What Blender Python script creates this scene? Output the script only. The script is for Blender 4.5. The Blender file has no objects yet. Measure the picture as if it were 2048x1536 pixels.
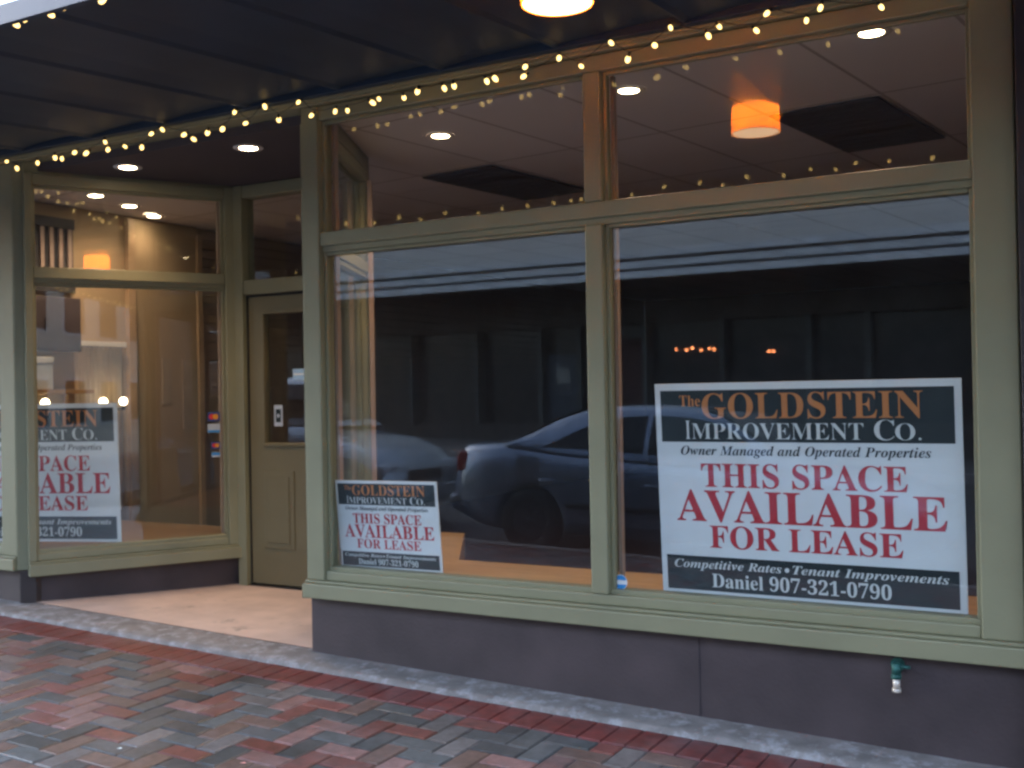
import bpy, bmesh, math, random
from mathutils import Vector, Matrix
random.seed(7)
R = math.radians
sc = bpy.context.scene
COL = sc.collection

# ------------------------------------------------------------------ camera
cam_d = bpy.data.cameras.new('camera')
cam_d.sensor_width = 36.0
cam_d.lens = 2190.0 / 2048.0 * 36.0
cam_d.clip_end = 2000.0
cam = bpy.data.objects.new('camera', cam_d)
COL.objects.link(cam)
yaw, pit, rol = 0.51839183, 0.00705885, -0.01824446
f = Vector((-math.sin(yaw) * math.cos(pit), math.cos(yaw) * math.cos(pit), math.sin(pit)))
r0 = Vector((math.cos(yaw), math.sin(yaw), 0)); u0 = r0.cross(f)
r_ = r0 * math.cos(rol) + u0 * math.sin(rol); u_ = -r0 * math.sin(rol) + u0 * math.cos(rol)
cam.matrix_world = Matrix(((r_.x, u_.x, -f.x, 0.0), (r_.y, u_.y, -f.y, 0.0), (r_.z, u_.z, -f.z, 1.42), (0, 0, 0, 1)))
sc.camera = cam
cam_d.dof.use_dof = True
cam_d.dof.focus_distance = 4.2
cam_d.dof.aperture_fstop = 3.2

# ------------------------------------------------------------------ world, sun, exposure
SUN_EL, SUN_ROT = 32.0, 262.0
w = bpy.data.worlds.new('World'); sc.world = w; w.use_nodes = True
nt = w.node_tree
bg = nt.nodes['Background']
sky = nt.nodes.new('ShaderNodeTexSky'); sky.sky_type = 'NISHITA'; sky.sun_disc = False
sky.sun_elevation = R(SUN_EL); sky.sun_rotation = R(SUN_ROT)
sky.air_density = 1.0; sky.dust_density = 0.8; sky.ozone_density = 2.5
hs = nt.nodes.new('ShaderNodeHueSaturation'); hs.inputs['Saturation'].default_value = 0.8
nt.links.new(sky.outputs[0], hs.inputs['Color']); nt.links.new(hs.outputs[0], bg.inputs[0])
bg.inputs[1].default_value = 0.15
sun_d = bpy.data.lights.new('sun', 'SUN'); sun_d.energy = 0.1; sun_d.angle = R(25); sun_d.color = (1, .93, .85)
sun = bpy.data.objects.new('sun', sun_d); COL.objects.link(sun)
az = R(SUN_ROT)
sd = Vector((math.sin(az) * math.cos(R(30)), math.cos(az) * math.cos(R(30)), math.sin(R(30))))
sun.rotation_euler = sd.to_track_quat('Z', 'Y').to_euler()
sc.view_settings.view_transform = 'Standard'; sc.view_settings.look = 'None'
sc.view_settings.exposure = 2.9; sc.view_settings.gamma = 1.0
sc.view_settings.use_curve_mapping = False
sc.render.engine = 'CYCLES'
sc.cycles.filter_width = 2.6
sc.cycles.max_bounces = 8; sc.cycles.transparent_max_bounces = 16
sc.cycles.sample_clamp_indirect = 4.0
sc.cycles.use_denoising = True

# ------------------------------------------------------------------ materials
MATS = {}
def nodes(name):
    m = bpy.data.materials.new(name); m.use_nodes = True
    n = m.node_tree
    return m, n, n.nodes['Principled BSDF'], n.nodes.new, n.links.new
def mat(name, col, rough=.6, metal=0., var=.12, scale=6., bump=.0, bscale=40., col2=None, spec=.5, coat=0., stain=None, stretch=(1, 1, 1)):
    """painted / plain surface: broad colour variation, optional stains and fine bump"""
    if name in MATS: return MATS[name]
    m, n, p, N, L = nodes(name)
    tc = N('ShaderNodeTexCoord'); mp = N('ShaderNodeMapping'); mp.inputs['Scale'].default_value = stretch
    L(tc.outputs['Object'], mp.inputs[0])
    t = N('ShaderNodeTexNoise'); t.inputs['Scale'].default_value = scale; t.inputs['Detail'].default_value = 6
    L(mp.outputs[0], t.inputs['Vector'])
    mr = N('ShaderNodeMapRange'); mr.inputs[1].default_value = .3; mr.inputs[2].default_value = .7
    L(t.outputs[0], mr.inputs[0])
    mx = N('ShaderNodeMix'); mx.data_type = 'RGBA'
    c2 = col2 or tuple(min(1, c * (1 + var)) for c in col)
    c1 = col if col2 else tuple(c * (1 - var) for c in col)
    mx.inputs[6].default_value = (*c1, 1); mx.inputs[7].default_value = (*c2, 1)
    L(mr.outputs[0], mx.inputs[0]); out = mx.outputs[2]
    if stain:
        s = N('ShaderNodeTexNoise'); s.inputs['Scale'].default_value = stain[1]; s.inputs['Detail'].default_value = 8
        s.inputs['Roughness'].default_value = .7; L(mp.outputs[0], s.inputs['Vector'])
        r = N('ShaderNodeMapRange'); r.inputs[1].default_value = stain[2]; r.inputs[2].default_value = stain[2] + .12
        L(s.outputs[0], r.inputs[0])
        x = N('ShaderNodeMix'); x.data_type = 'RGBA'; L(r.outputs[0], x.inputs[0]); L(out, x.inputs[6])
        x.inputs[7].default_value = (*stain[0], 1); out = x.outputs[2]
    L(out, p.inputs['Base Color'])
    p.inputs['Roughness'].default_value = rough; p.inputs['Metallic'].default_value = metal
    p.inputs['Specular IOR Level'].default_value = spec; p.inputs['Coat Weight'].default_value = coat
    if bump:
        b = N('ShaderNodeTexNoise'); b.inputs['Scale'].default_value = bscale; b.inputs['Detail'].default_value = 5
        L(mp.outputs[0], b.inputs['Vector'])
        bp = N('ShaderNodeBump'); bp.inputs['Strength'].default_value = bump; bp.inputs['Distance'].default_value = .004
        L(b.outputs[0], bp.inputs['Height']); L(bp.outputs[0], p.inputs['Normal'])
    MATS[name] = m
    return m
def emit(name, col, strength, base=(.8, .8, .8)):
    if name in MATS: return MATS[name]
    m, n, p, N, L = nodes(name)
    p.inputs['Base Color'].default_value = (*base, 1)
    p.inputs['Emission Color'].default_value = (*col, 1); p.inputs['Emission Strength'].default_value = strength
    MATS[name] = m; return m
def glass_mat(name, f0=.052, tint=(.95, .97, .965), dust=.0075):
    m, n, p, N, L = nodes(name); n.nodes.remove(p)
    out = n.nodes['Material Output']
    g = N('ShaderNodeNewGeometry'); d = N('ShaderNodeVectorMath'); d.operation = 'DOT_PRODUCT'
    L(g.outputs['Incoming'], d.inputs[0]); L(g.outputs['Normal'], d.inputs[1])
    a = N('ShaderNodeMath'); a.operation = 'ABSOLUTE'; L(d.outputs['Value'], a.inputs[0])
    s = N('ShaderNodeMath'); s.operation = 'SUBTRACT'; s.inputs[0].default_value = 1; L(a.outputs[0], s.inputs[1])
    q = N('ShaderNodeMath'); q.operation = 'POWER'; q.inputs[1].default_value = 5; L(s.outputs[0], q.inputs[0])
    k = N('ShaderNodeMath'); k.operation = 'MULTIPLY_ADD'; k.inputs[1].default_value = 1 - f0; k.inputs[2].default_value = f0
    L(q.outputs[0], k.inputs[0])
    tr = N('ShaderNodeBsdfTransparent'); tr.inputs[0].default_value = (*tint, 1)
    gl = N('ShaderNodeBsdfGlossy'); gl.inputs['Roughness'].default_value = 0.0
    mx = N('ShaderNodeMixShader'); L(k.outputs[0], mx.inputs[0]); L(tr.outputs[0], mx.inputs[1]); L(gl.outputs[0], mx.inputs[2])
    df = N('ShaderNodeBsdfDiffuse'); df.inputs[0].default_value = (.75, .76, .80, 1)      # street dust on the pane
    tc = N('ShaderNodeTexCoord'); nz = N('ShaderNodeTexNoise'); nz.inputs['Scale'].default_value = 2.5; nz.inputs['Detail'].default_value = 7
    L(tc.outputs['Object'], nz.inputs['Vector'])
    mr = N('ShaderNodeMapRange'); mr.inputs[1].default_value = .3; mr.inputs[2].default_value = .7; mr.inputs[3].default_value = dust * .7; mr.inputs[4].default_value = dust * 1.3
    L(nz.outputs[0], mr.inputs[0])
    m2 = N('ShaderNodeMixShader'); L(mr.outputs[0], m2.inputs[0]); L(mx.outputs[0], m2.inputs[1]); L(df.outputs[0], m2.inputs[2])
    L(m2.outputs[0], out.inputs[0])
    return m
GREEN = mat('sage_green_paint', (.24, .232, .138), .5, var=.07, scale=3, bump=.25, bscale=30, stain=((.24, .17, .10), 6, .70))
GREEN2 = mat('warm_lit_green_paint', (.165, .14, .072), .45, var=.06, scale=3, bump=.1)  # same green paint as the frames, warm entrance light put into its colour
MAUVE = mat('mauve_brown_paint', (.054, .038, .039), .65, var=.28, scale=3, bump=.35, bscale=60, stain=((.072, .058, .060), 7, .68))
DARKP = mat('dark_brown_pilaster_paint', (.035, .027, .03), .6, var=.15, bump=.3)
STEEL = mat('blue_grey_canopy_paint', (.016, .034, .062), .55, var=.25, scale=2, bump=.2, bscale=12)
SOFF = mat('dark_soffit_paint', (.06, .052, .062), .7, var=.12, scale=2)
CONC = mat('concrete', (.20, .185, .175), .75, var=.25, scale=9, bump=.8, bscale=50, stain=((.33, .325, .33), 13, .50))
CONC2 = mat('smooth_warm_concrete', (.58, .44, .36), .7, var=.12, scale=5, bump=.3, bscale=30, stain=((.25, .21, .18), 4, .60))
ASPH = mat('asphalt', (.045, .047, .05), .7, var=.3, scale=14, bump=.6, bscale=120)
WOOD = mat('pale_plywood', (.48, .29, .12), .45, var=.15, scale=3, stretch=(1, 8, 1))
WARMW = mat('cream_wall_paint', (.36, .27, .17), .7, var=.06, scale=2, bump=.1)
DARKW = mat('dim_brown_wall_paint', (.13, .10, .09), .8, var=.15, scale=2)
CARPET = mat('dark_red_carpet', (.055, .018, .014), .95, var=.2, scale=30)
SLAT = mat('brown_slat_wall', (.30, .22, .16), .5, var=.1, scale=3)
REVEAL = mat('inner_trim_paint', (.40, .28, .21), .5, var=.06)
BLACK = mat('black_gap', (.012, .012, .013), .6, var=.1)
WHITE = mat('white_sign_board', (.80, .82, .83), .4, var=.03)
INK = mat('black_sign_ink', (.006, .016, .018), .4, var=.05)
RED = mat('red_sign_ink', (.55, .03, .045), .4, var=.05)
ORNG = mat('orange_sign_ink', (.62, .22, .06), .4, var=.05)
CREAM = mat('cream_sign_ink', (.72, .74, .72), .4, var=.03)
CORD = mat('dark_green_cord', (.008, .01, .009), .6)
TRIM = mat('white_lamp_trim', (.7, .68, .65), .4)
BULB = emit('fairy_bulb_glow', (1, .64, .19), .5)
DOWN = emit('downlight_glow', (1, .74, .46), 6)
PENB = emit('pendant_diffuser_glow', (1, .60, .32), 1.1)
PENS = emit('pendant_shade_glow', (1, .24, .012), .55, (.8, .3, .04))
_n = PENS.node_tree; _t = _n.nodes.new('ShaderNodeBsdfTranslucent'); _t.inputs[0].default_value = (1, .38, .04, 1); _m = _n.nodes.new('ShaderNodeMixShader'); _m.inputs[0].default_value = .6
_n.links.new(_n.nodes['Principled BSDF'].outputs[0], _m.inputs[1]); _n.links.new(_t.outputs[0], _m.inputs[2]); _n.links.new(_m.outputs[0], _n.nodes['Material Output'].inputs[0])
GLASS = glass_mat('window_glass')
CHROME = mat('chrome', (.6, .6, .6), .2, 1.0)
BRASS = mat('green_weathered_brass', (.03, .12, .10), .5, .3, var=.4, scale=60)

# ------------------------------------------------------------------ helpers
def link(name, bm, mats, parent=None, smooth=False, loc=None, rot=None):
    me = bpy.data.meshes.new(name); bm.normal_update(); bm.to_mesh(me); bm.free()
    for m in (mats if isinstance(mats, (list, tuple)) else [mats]): me.materials.append(m)
    if smooth:
        for p in me.polygons: p.use_smooth = True
    o = bpy.data.objects.new(name, me); COL.objects.link(o)
    if loc: o.location = loc
    if rot: o.rotation_euler = rot
    if parent: o.parent = parent
    return o
def empty(name, loc=(0, 0, 0), rz=0):
    o = bpy.data.objects.new(name, None); COL.objects.link(o); o.location = loc; o.rotation_euler = (0, 0, rz)
    return o
def tag(o, label=None, cat=None, group=None, kind=None):
    if label: o['label'] = label
    if cat: o['category'] = cat
    if group: o['group'] = group
    if kind: o['kind'] = kind
    return o
def box(bm, x0, x1, y0, y1, z0, z1, M=None, bev=0., mi=0):
    t = bmesh.new()
    bmesh.ops.create_cube(t, size=1)
    bmesh.ops.scale(t, verts=t.verts, vec=(x1 - x0, y1 - y0, z1 - z0))
    bmesh.ops.translate(t, verts=t.verts, vec=((x0 + x1) / 2, (y0 + y1) / 2, (z0 + z1) / 2))
    if bev: bmesh.ops.bevel(t, geom=t.edges[:], offset=bev, segments=2, profile=.5, affect='EDGES')
    join(bm, t, M, mi)
def join(bm, t, M=None, mi=None):
    vm = {}
    for v in t.verts: vm[v] = bm.verts.new(M @ v.co if M else v.co)
    for fc in t.faces:
        try: nf = bm.faces.new([vm[v] for v in fc.verts])
        except ValueError: continue
        nf.material_index = fc.material_index if mi is None else mi
        nf.smooth = fc.smooth
    t.free()
def cyl(bm, c, r, h, seg=24, r2=None, M=None, mi=0, smooth=True):
    t = bmesh.new()
    bmesh.ops.create_cone(t, cap_ends=True, segments=seg, radius1=r, radius2=r if r2 is None else r2, depth=h)
    for fc in t.faces: fc.smooth = smooth and len(fc.verts) == 4
    MM = Matrix.Translation(c)
    join(bm, t, (M @ MM) if M else MM, mi)
def tube(bm, pts, r, seg=6, mi=0):
    rings = []
    for i, p in enumerate(pts):
        a = pts[max(0, i - 1)]; b = pts[min(len(pts) - 1, i + 1)]
        d = (Vector(b) - Vector(a)).normalized()
        up = Vector((0, 0, 1)) if abs(d.z) < .95 else Vector((1, 0, 0))
        s = d.cross(up).normalized(); t = s.cross(d)
        rings.append([bm.verts.new(Vector(p) + r * (math.cos(k * 2 * math.pi / seg) * s + math.sin(k * 2 * math.pi / seg) * t)) for k in range(seg)])
    for a, b in zip(rings, rings[1:]):
        for k in range(seg):
            fc = bm.faces.new((a[k], a[(k + 1) % seg], b[(k + 1) % seg], b[k])); fc.material_index = mi; fc.smooth = True
def frameM(A, B):
    """local x runs A->B along a wall, local y points away from the street side"""
    d = Vector((B[0] - A[0], B[1] - A[1], 0)); L = d.length; d.normalize(); n = Vector((-d.y, d.x, 0))
    return Matrix(((d.x, n.x, 0, A[0]), (d.y, n.y, 0, A[1]), (0, 0, 1, 0), (0, 0, 0, 1))), L
def copy_tree(o, parent=None):
    c = o.copy(); COL.objects.link(c); c.parent = parent
    for ch in [x for x in list(bpy.data.objects) if x.parent == o]: copy_tree(ch, c)
    return c

def g(x, y):                      # the pavement: falls to the right and to the kerb
    return -.072 - .0288 * x - .02 * (4.5 - y)
KY = .25                          # kerb line

# ------------------------------------------------------------------ pavement of bricks
def brick_pavement():
    m, n, p, N, L = nodes('brick_pavers')
    at = N('ShaderNodeAttribute'); at.attribute_name = 'tone'
    tc = N('ShaderNodeTexCoord')
    a = N('ShaderNodeTexNoise'); a.inputs['Scale'].default_value = 22; a.inputs['Detail'].default_value = 8; a.inputs['Roughness'].default_value = .7
    L(tc.outputs['Object'], a.inputs['Vector'])
    mr = N('ShaderNodeMapRange'); mr.inputs[1].default_value = .3; mr.inputs[2].default_value = .7; mr.inputs[3].default_value = .5; mr.inputs[4].default_value = 1.5
    L(a.outputs[0], mr.inputs[0])
    mu = N('ShaderNodeVectorMath'); mu.operation = 'SCALE'; L(at.outputs['Color'], mu.inputs[0]); L(mr.outputs[0], mu.inputs['Scale'])
    b = N('ShaderNodeTexNoise'); b.inputs['Scale'].default_value = 3.2; b.inputs['Detail'].default_value = 9; b.inputs['Roughness'].default_value = .72
    L(tc.outputs['Object'], b.inputs['Vector'])
    br = N('ShaderNodeMapRange'); br.inputs[1].default_value = .46; br.inputs[2].default_value = .70; br.inputs[4].default_value = .45
    L(b.outputs[0], br.inputs[0])
    mx = N('ShaderNodeMix'); mx.data_type = 'RGBA'; L(br.outputs[0], mx.inputs[0]); L(mu.outputs[0], mx.inputs[6]); mx.inputs[7].default_value = (.19, .175, .18, 1)
    L(mx.outputs[2], p.inputs['Base Color']); p.inputs['Roughness'].default_value = .36; p.inputs['Specular IOR Level'].default_value = .9
    bp = N('ShaderNodeBump'); bp.inputs['Strength'].default_value = .5; bp.inputs['Distance'].default_value = .003
    L(a.outputs[0], bp.inputs['Height']); L(bp.outputs[0], p.inputs['Normal'])
    bm = bmesh.new(); lay = bm.loops.layers.float_color.new('tone')
    pal = [(.15, .048, .04), (.165, .055, .048), (.21, .115, .105), (.13, .082, .066), (.085, .10, .105), (.062, .075, .08), (.13, .125, .125), (.05, .058, .062), (.13, .08, .066)]
    def quad(vs, c):
        fc = bm.faces.new(vs)
        for l in fc.loops: l[lay] = (*c, 1)
    def brick(x0, x1, y0, y1, c, dz=0):
        gp = .0022 if dz else .003; e = .004 if dz else .007
        dz += random.uniform(-.0012, .0012)
        x0 += gp; x1 -= gp; y0 += gp; y1 -= gp
        lo = [bm.verts.new((x, y, g(x, y) - .012)) for x, y in ((x0, y0), (x1, y0), (x1, y1), (x0, y1))]
        md = [bm.verts.new((x, y, g(x, y) - .004 + dz)) for x, y in ((x0, y0), (x1, y0), (x1, y1), (x0, y1))]
        tp = [bm.verts.new((x, y, g(x, y) + dz)) for x, y in ((x0 + e, y0 + e), (x1 - e, y0 + e), (x1 - e, y1 - e), (x0 + e, y1 - e))]
        quad(tp, c)
        for k in range(4):
            j = (k + 1) % 4
            quad((md[k], md[j], tp[j], tp[k]), c); quad((lo[k], lo[j], md[j], md[k]), tuple(v * .8 for v in c))
    W = .108; ytop = 4.082
    def tone():
        c = random.choice(pal); s = random.uniform(.8, 1.2); return tuple(v * s for v in c)
    nx0, nx1, ny = -85, 34, int((ytop - KY) / W)
    for i in range(nx0, nx1):
        for j in range(0, ny):
            k = (i - j) % 4
            X, Y = i * W, ytop - (j + 1) * W
            if k == 0: brick(X, X + 2 * W, Y, Y + W, tone())
            elif k == 2:
                y0 = Y; y1 = Y + 2 * W
                if j == 0: y1 = Y + W
                brick(X, X + W, y0, y1, tone())
            if j == ny - 1 and k == 3: brick(X, X + W, Y, Y + W, tone())
    x = nx0 * W
    while x < nx1 * W:            # soldier course along the shop
        wdt = W; s = random.uniform(.85, 1.12)
        brick(x, x + wdt, ytop + .003, ytop + .215, (.16 * s, .035 * s, .03 * s), .001); x += wdt
    # mortar bed
    bed = (.10, .09, .085)
    xs = [nx0 * W + t * (nx1 - nx0) * W / 12 for t in range(13)]
    for a0, a1 in zip(xs, xs[1:]):
        quad([bm.verts.new((x, y, g(x, y) - .007)) for x, y in ((a0, KY), (a1, KY), (a1, 4.312), (a0, 4.312))], bed)
    o = link('sidewalk', bm, m); tag(o, kind='structure')
brick_pavement()

def sheet(name, x0, x1, y0, y1, zf, m, nx=10, ny=1, kind='structure', thick=0):
    bm = bmesh.new(); V = {}
    for i in range(nx + 1):
        for j in range(ny + 1):
            x = x0 + (x1 - x0) * i / nx; y = y0 + (y1 - y0) * j / ny
            V[i, j] = bm.verts.new((x, y, zf(x, y)))
    for i in range(nx):
        for j in range(ny): bm.faces.new((V[i, j], V[i + 1, j], V[i + 1, j + 1], V[i, j + 1]))
    if thick:
        r = bmesh.ops.extrude_face_region(bm, geom=bm.faces[:])
        bmesh.ops.translate(bm, verts=[v for v in r['geom'] if isinstance(v, bmesh.types.BMVert)], vec=(0, 0, -thick))
        bmesh.ops.recalc_face_normals(bm, faces=bm.faces)
    o = link(name, bm, m); tag(o, kind=kind); return o
sheet('ground', -150, 150, -150, 150, lambda x, y: g(x, KY) - .33, ASPH, 4, 4)
sheet('road', -60, 60, -10.2, .1, lambda x, y: g(x, KY) - .15 + .03 * (1 - ((y + 5) / 5.2) ** 2), ASPH, 40, 12)
sheet('kerb', -30, 12, .1, .247, lambda x, y: g(x, KY) - .003, CONC, 20, 1, thick=.2)
sheet('far_sidewalk', -60, 60, -14.2, -10.2, lambda x, y: g(x, KY) - .01, CONC, 20, 1, thick=.3)
# rough concrete strip at the foot of the shop, a little proud and worn along its edge
def strip():
    bm = bmesh.new(); n = 220; P = []
    for i in range(n + 1):
        x = -9.2 + i * 12.4 / n
        wob = random.uniform(-.006, .006)
        row = []
        for y, dz in ((4.302, -.02), (4.308 + wob, .010), (4.335 + wob, .020), (4.40, .022 + random.uniform(-.002, .002)), (4.56, .024)):
            row.append(bm.verts.new((x, y, g(x, y) + dz)))
        P.append(row)
    for a, b in zip(P, P[1:]):
        for k in range(4): bm.faces.new((a[k], b[k], b[k + 1], a[k + 1])).smooth = True
    tag(link('concrete_footing_strip', bm, CONC), kind='structure')
strip()
def recess_floor():
    bm = bmesh.new()
    def z(x, y):
        t = max(0, min(1, (y - 4.56) / 1.2)); return (1 - t) * (g(x, 4.56) + .028) + t * .11
    V = {}
    for i in range(13):
        for j in range(9):
            x = -6.35 + 3.0 * i / 12; y = 4.553 + 1.25 * j / 8
            V[i, j] = bm.verts.new((x, y, z(x, y)))
    for i in range(12):
        for j in range(8): bm.faces.new((V[i, j], V[i + 1, j], V[i + 1, j + 1], V[i, j + 1])).smooth = True
    tag(link('entrance_floor', bm, CONC2), kind='structure')
recess_floor()

# ------------------------------------------------------------------ the shop front
shop = empty('shopfront_building', (-3, 4.5, 0))
tag(shop, 'olive green timber shopfront with big panes, mauve plinth and recessed entrance door', 'shopfront')
SI = Matrix.Translation((3, -4.5, 0))
def part(name, bm, m, parent=None, **k):
    """meshes are written in world metres; the building's root sits at (-3, 4.5, 0)"""
    if parent is None or parent is shop:
        bmesh.ops.transform(bm, matrix=SI, verts=bm.verts); return link(name, bm, m, shop, **k)
    bmesh.ops.transform(bm, matrix=SI, verts=bm.verts); return link(name, bm, m, parent, **k)
ZT, ZH = 2.865, 2.96
A = (-6.175, 4.54); B = (-5.49, 5.74); C_ = (-3.80, 4.56); D = (-4.38, 5.74)
M0 = Matrix.Identity(4)
def bay(x0, x1, bars, M, zs, sill=True, yoff=0, ztop=ZT, endposts=(.14, .16), trans=(2.19, 2.275), mull=.085, inner=True, plz=(None), ends=0., fb=.43, apron=True):
    """one glazed bay in a wall frame M (local x along, local y into the shop, 0 = glass)."""
    fr = bmesh.new()
    b = .006
    zt2 = ztop + .075
    if zt2 < 2.9: box(fr, x0, x1, -.05, .05, zt2 + .001, 2.968, M, .003)
    box(fr, x0, x0 + endposts[0], -.07, .05, zs - .07, zt2, M, b)
    box(fr, x1 - endposts[1], x1, -.07, .05, zs - .07, zt2, M, b)
    gx0, gx1 = x0 + endposts[0], x1 - endposts[1]
    box(fr, gx0 + .001, gx1 - .001, -.062, .05, ztop, zt2 - .002, M, b)
    box(fr, gx0 + .001, gx1 - .001, -.062, .05, trans[0] + .012, trans[1], M, b)
    box(fr, gx0 + .002, gx1 - .002, -.040, .04, trans[0] - .018, trans[0] + .014, M, .003)
    box(fr, gx0 + .001, gx1 - .001, -.058, .05, zs - .07, zs - .022, M, b)
    box(fr, gx0 + .002, gx1 - .002, -.035, .04, zs - .024, zs, M, .003)
    cuts = [gx0] + [q for c in bars for q in (c - mull / 2, c + mull / 2)] + [gx1]
    for c in bars:
        box(fr, c - mull / 2, c + mull / 2, -.068, .05, zs - .02, trans[0] - .019, M, b)
        box(fr, c - mull / 2, c + mull / 2, -.068, .05, trans[1] + .001, ztop - .001, M, b)
    spans = [(cuts[i], cuts[i + 1]) for i in range(0, len(cuts), 2)]
    for (a, c) in spans:          # glazing beads
        for (z0, z1) in ((zs, trans[0] - .018), (trans[1], ztop)):
            for xx in (a, c - .018):
                box(fr, xx + .0005, xx + .0175, -.03, -.006, z0 + .001, z1 - .001, M, .003)
            box(fr, a + .018, c - .018, -.03, -.006, z1 - .018, z1 - .001, M, .003)
    win = part('display_window', fr, GREEN)
    for (a, c) in spans:
        for (z0, z1) in ((zs - .004, trans[0] - .014), (trans[1] - .004, ztop + .004)):
            gb = bmesh.new(); box(gb, a - .004, c + .004, -.003, .003, z0, z1, M); part('window_pane', gb, GLASS, win)
    if inner:                     # pinkish inner stops seen through the glass
        for (a, c) in spans:
            for (xa, xb) in ((a + .001, a + .018), (c - .018, c - .001)):
                ib = bmesh.new(); box(ib, xa, xb, .052, .082, zs, ztop, M); part('inner_trim', ib, REVEAL, win)
    if sill:
        sb = bmesh.new()
        box(sb, x0 - ends, x1 + ends * .2, -.082, .04, zs - .085, zs - .071, M, .004)
        box(sb, x0 - ends, x1 + ends * .2, -.10, .03, zs - .162, zs - .086, M, .006)
        part('window_sill', sb, GREEN, win)
    return win
main_bay = bay(-3.822, -.378, [-2.125], Matrix.Translation((0, 4.56, 0)), .518, endposts=(.108, .152), ends=.012)
ML, LL = frameM(A, B)
left_bay = bay(.0, LL, [], ML, .465, ztop=2.80, endposts=(.05, .10), ends=.0)
far_bay = bay(-9.2, -6.21, [-7.7], Matrix.Translation((0, 4.56, 0)), .50, endposts=(.15, .15))
MR, LR = frameM(D, C_)
right_bay = bay(.0, LR, [], MR, .5, ztop=2.80, endposts=(.07, .05), ends=.0)
# corner post of the entrance, plinths
def prism(pts, z0, z1):
    bm = bmesh.new(); bm.faces.new([bm.verts.new((x, y, z0)) for x, y in pts])
    r = bmesh.ops.extrude_face_region(bm, geom=bm.faces[:]); bmesh.ops.translate(bm, verts=[v for v in r['geom'] if isinstance(v, bmesh.types.BMVert)], vec=(0, 0, z1 - z0))
    bmesh.ops.recalc_face_normals(bm, faces=bm.faces); bmesh.ops.bevel(bm, geom=bm.edges[:], offset=.004, segments=1, affect='EDGES'); return bm
part('corner_post', prism([(-6.209, 4.486), (-6.198, 4.486), (-6.132, 4.56), (-6.132, 4.60), (-6.209, 4.60)], .34, 2.941), GREEN)
def plinth(x0, x1, M, ztop, y=.0, zb=-.25, th=.14):
    bm = bmesh.new(); box(bm, x0, x1, y - .012, y + th, zb, ztop, M); part('base_wall', bm, MAUVE)
plinth(-3.825, -.37, Matrix.Translation((0, 4.53, 0)), .44)
plinth(0.06, LL, ML, .39)
plinth(-9.2, -6.21, Matrix.Translation((0, 4.53, 0)), .42)
plinth(0.0, LR - .01, MR, .42)
pb = prism([(-6.209, 4.50), (-6.195, 4.50), (-6.122, 4.56), (-6.122, 4.60), (-6.209, 4.60)], -.1, .338); part('base_wall', pb, mat('dark_brown_plinth_end', (.05, .036, .032), .7))
# thin joint line in the main plinth, where two panels meet
jb = bmesh.new(); box(jb, -1.671, -1.668, 4.515, 4.5185, -.1, .356); part('plinth_joint', jb, mat('joint_filler', (.045, .035, .04), .8))
# dark pilaster at the right, wall above, neighbour piers
for x0, x1 in ((-.37, .35), (-9.8, -9.21)):
    bm = bmesh.new(); box(bm, x0, x1, 4.44, 4.9, -.3, 3.2, None, .006); part('pilaster', bm, DARKP)
hb = bmesh.new()
box(hb, -9.2, -.371, 4.47, 4.62, 2.942, 3.02, None, .005)
box(hb, -9.2, -.371, 4.45, 4.469, 2.955, 3.0, None, .003)
part('header_beam', hb, GREEN)
ub = bmesh.new(); box(ub, -9.8, .35, 4.56, 4.9, 3.03, 3.3); part('upper_wall', ub, mat('pale_render', (.38, .37, .35), .8, bump=.3))
# entrance ceiling
eb = bmesh.new()
vs = [eb.verts.new(p) for p in ((-6.17, 4.59, 2.888), (-3.80, 4.59, 2.888), (-4.37, 5.80, 2.888), (-5.50, 5.80, 2.888))]
eb.faces.new(vs); r = bmesh.ops.extrude_face_region(eb, geom=eb.faces[:]); bmesh.ops.translate(eb, verts=[v for v in r['geom'] if isinstance(v, bmesh.types.BMVert)], vec=(0, 0, .05))
bmesh.ops.recalc_face_normals(eb, faces=eb.faces)
part('entrance_ceiling', eb, SOFF)
# door frame, transom light, door
df = bmesh.new()
box(df, -5.45, -5.375, 5.67, 5.80, .06, 2.885, None, .005)
box(df, -4.485, -4.41, 5.67, 5.80, .06, 2.885, None, .005)
box(df, -5.374, -4.486, 5.68, 5.80, 2.80, 2.884, None, .005)
box(df, -5.374, -4.486, 5.68, 5.80, 2.125, 2.225, None, .005)
dfo = part('door_frame', df, GREEN)
tp = bmesh.new(); box(tp, -5.375, -4.485, 5.737, 5.743, 2.224, 2.801); part('transom_pane', tp, GLASS, dfo)
th = bmesh.new(); box(th, -5.374, -4.486, 5.69, 5.81, .09, .118, None, .003); part('threshold', th, BLACK, dfo)
dg = bmesh.new(); box(dg, -5.374, -5.362, 5.71, 5.74, .118, 2.124); box(dg, -4.498, -4.486, 5.71, 5.74, .118, 2.124); box(dg, -5.361, -4.499, 5.71, 5.74, 2.112, 2.124); part('door_gap', dg, BLACK, dfo)
d_ = bmesh.new(); DX0, DX1, DZ0, DZ1 = -5.36, -4.50, .128, 2.11
gx0, gx1, gz0, gz1 = -5.215, -4.645, 1.10, 1.985
for q in ((DX0, gx0, DZ0, DZ1), (gx1, DX1, DZ0, DZ1), (gx0, gx1, DZ0, gz0), (gx0, gx1, gz1, DZ1)):
    box(d_, q[0], q[1], 5.715, 5.76, q[2], q[3])
for q in ((gx0 - .02, gx1 + .02, gz0 - .022, gz0 - .0), (gx0 - .02, gx1 + .02, gz1, gz1 + .022), (gx0 - .022, gx0, gz0, gz1), (gx1, gx1 + .022, gz0, gz1)):
    box(d_, q[0], q[1], 5.700, 5.7149, q[2], q[3], None, .005)
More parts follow.
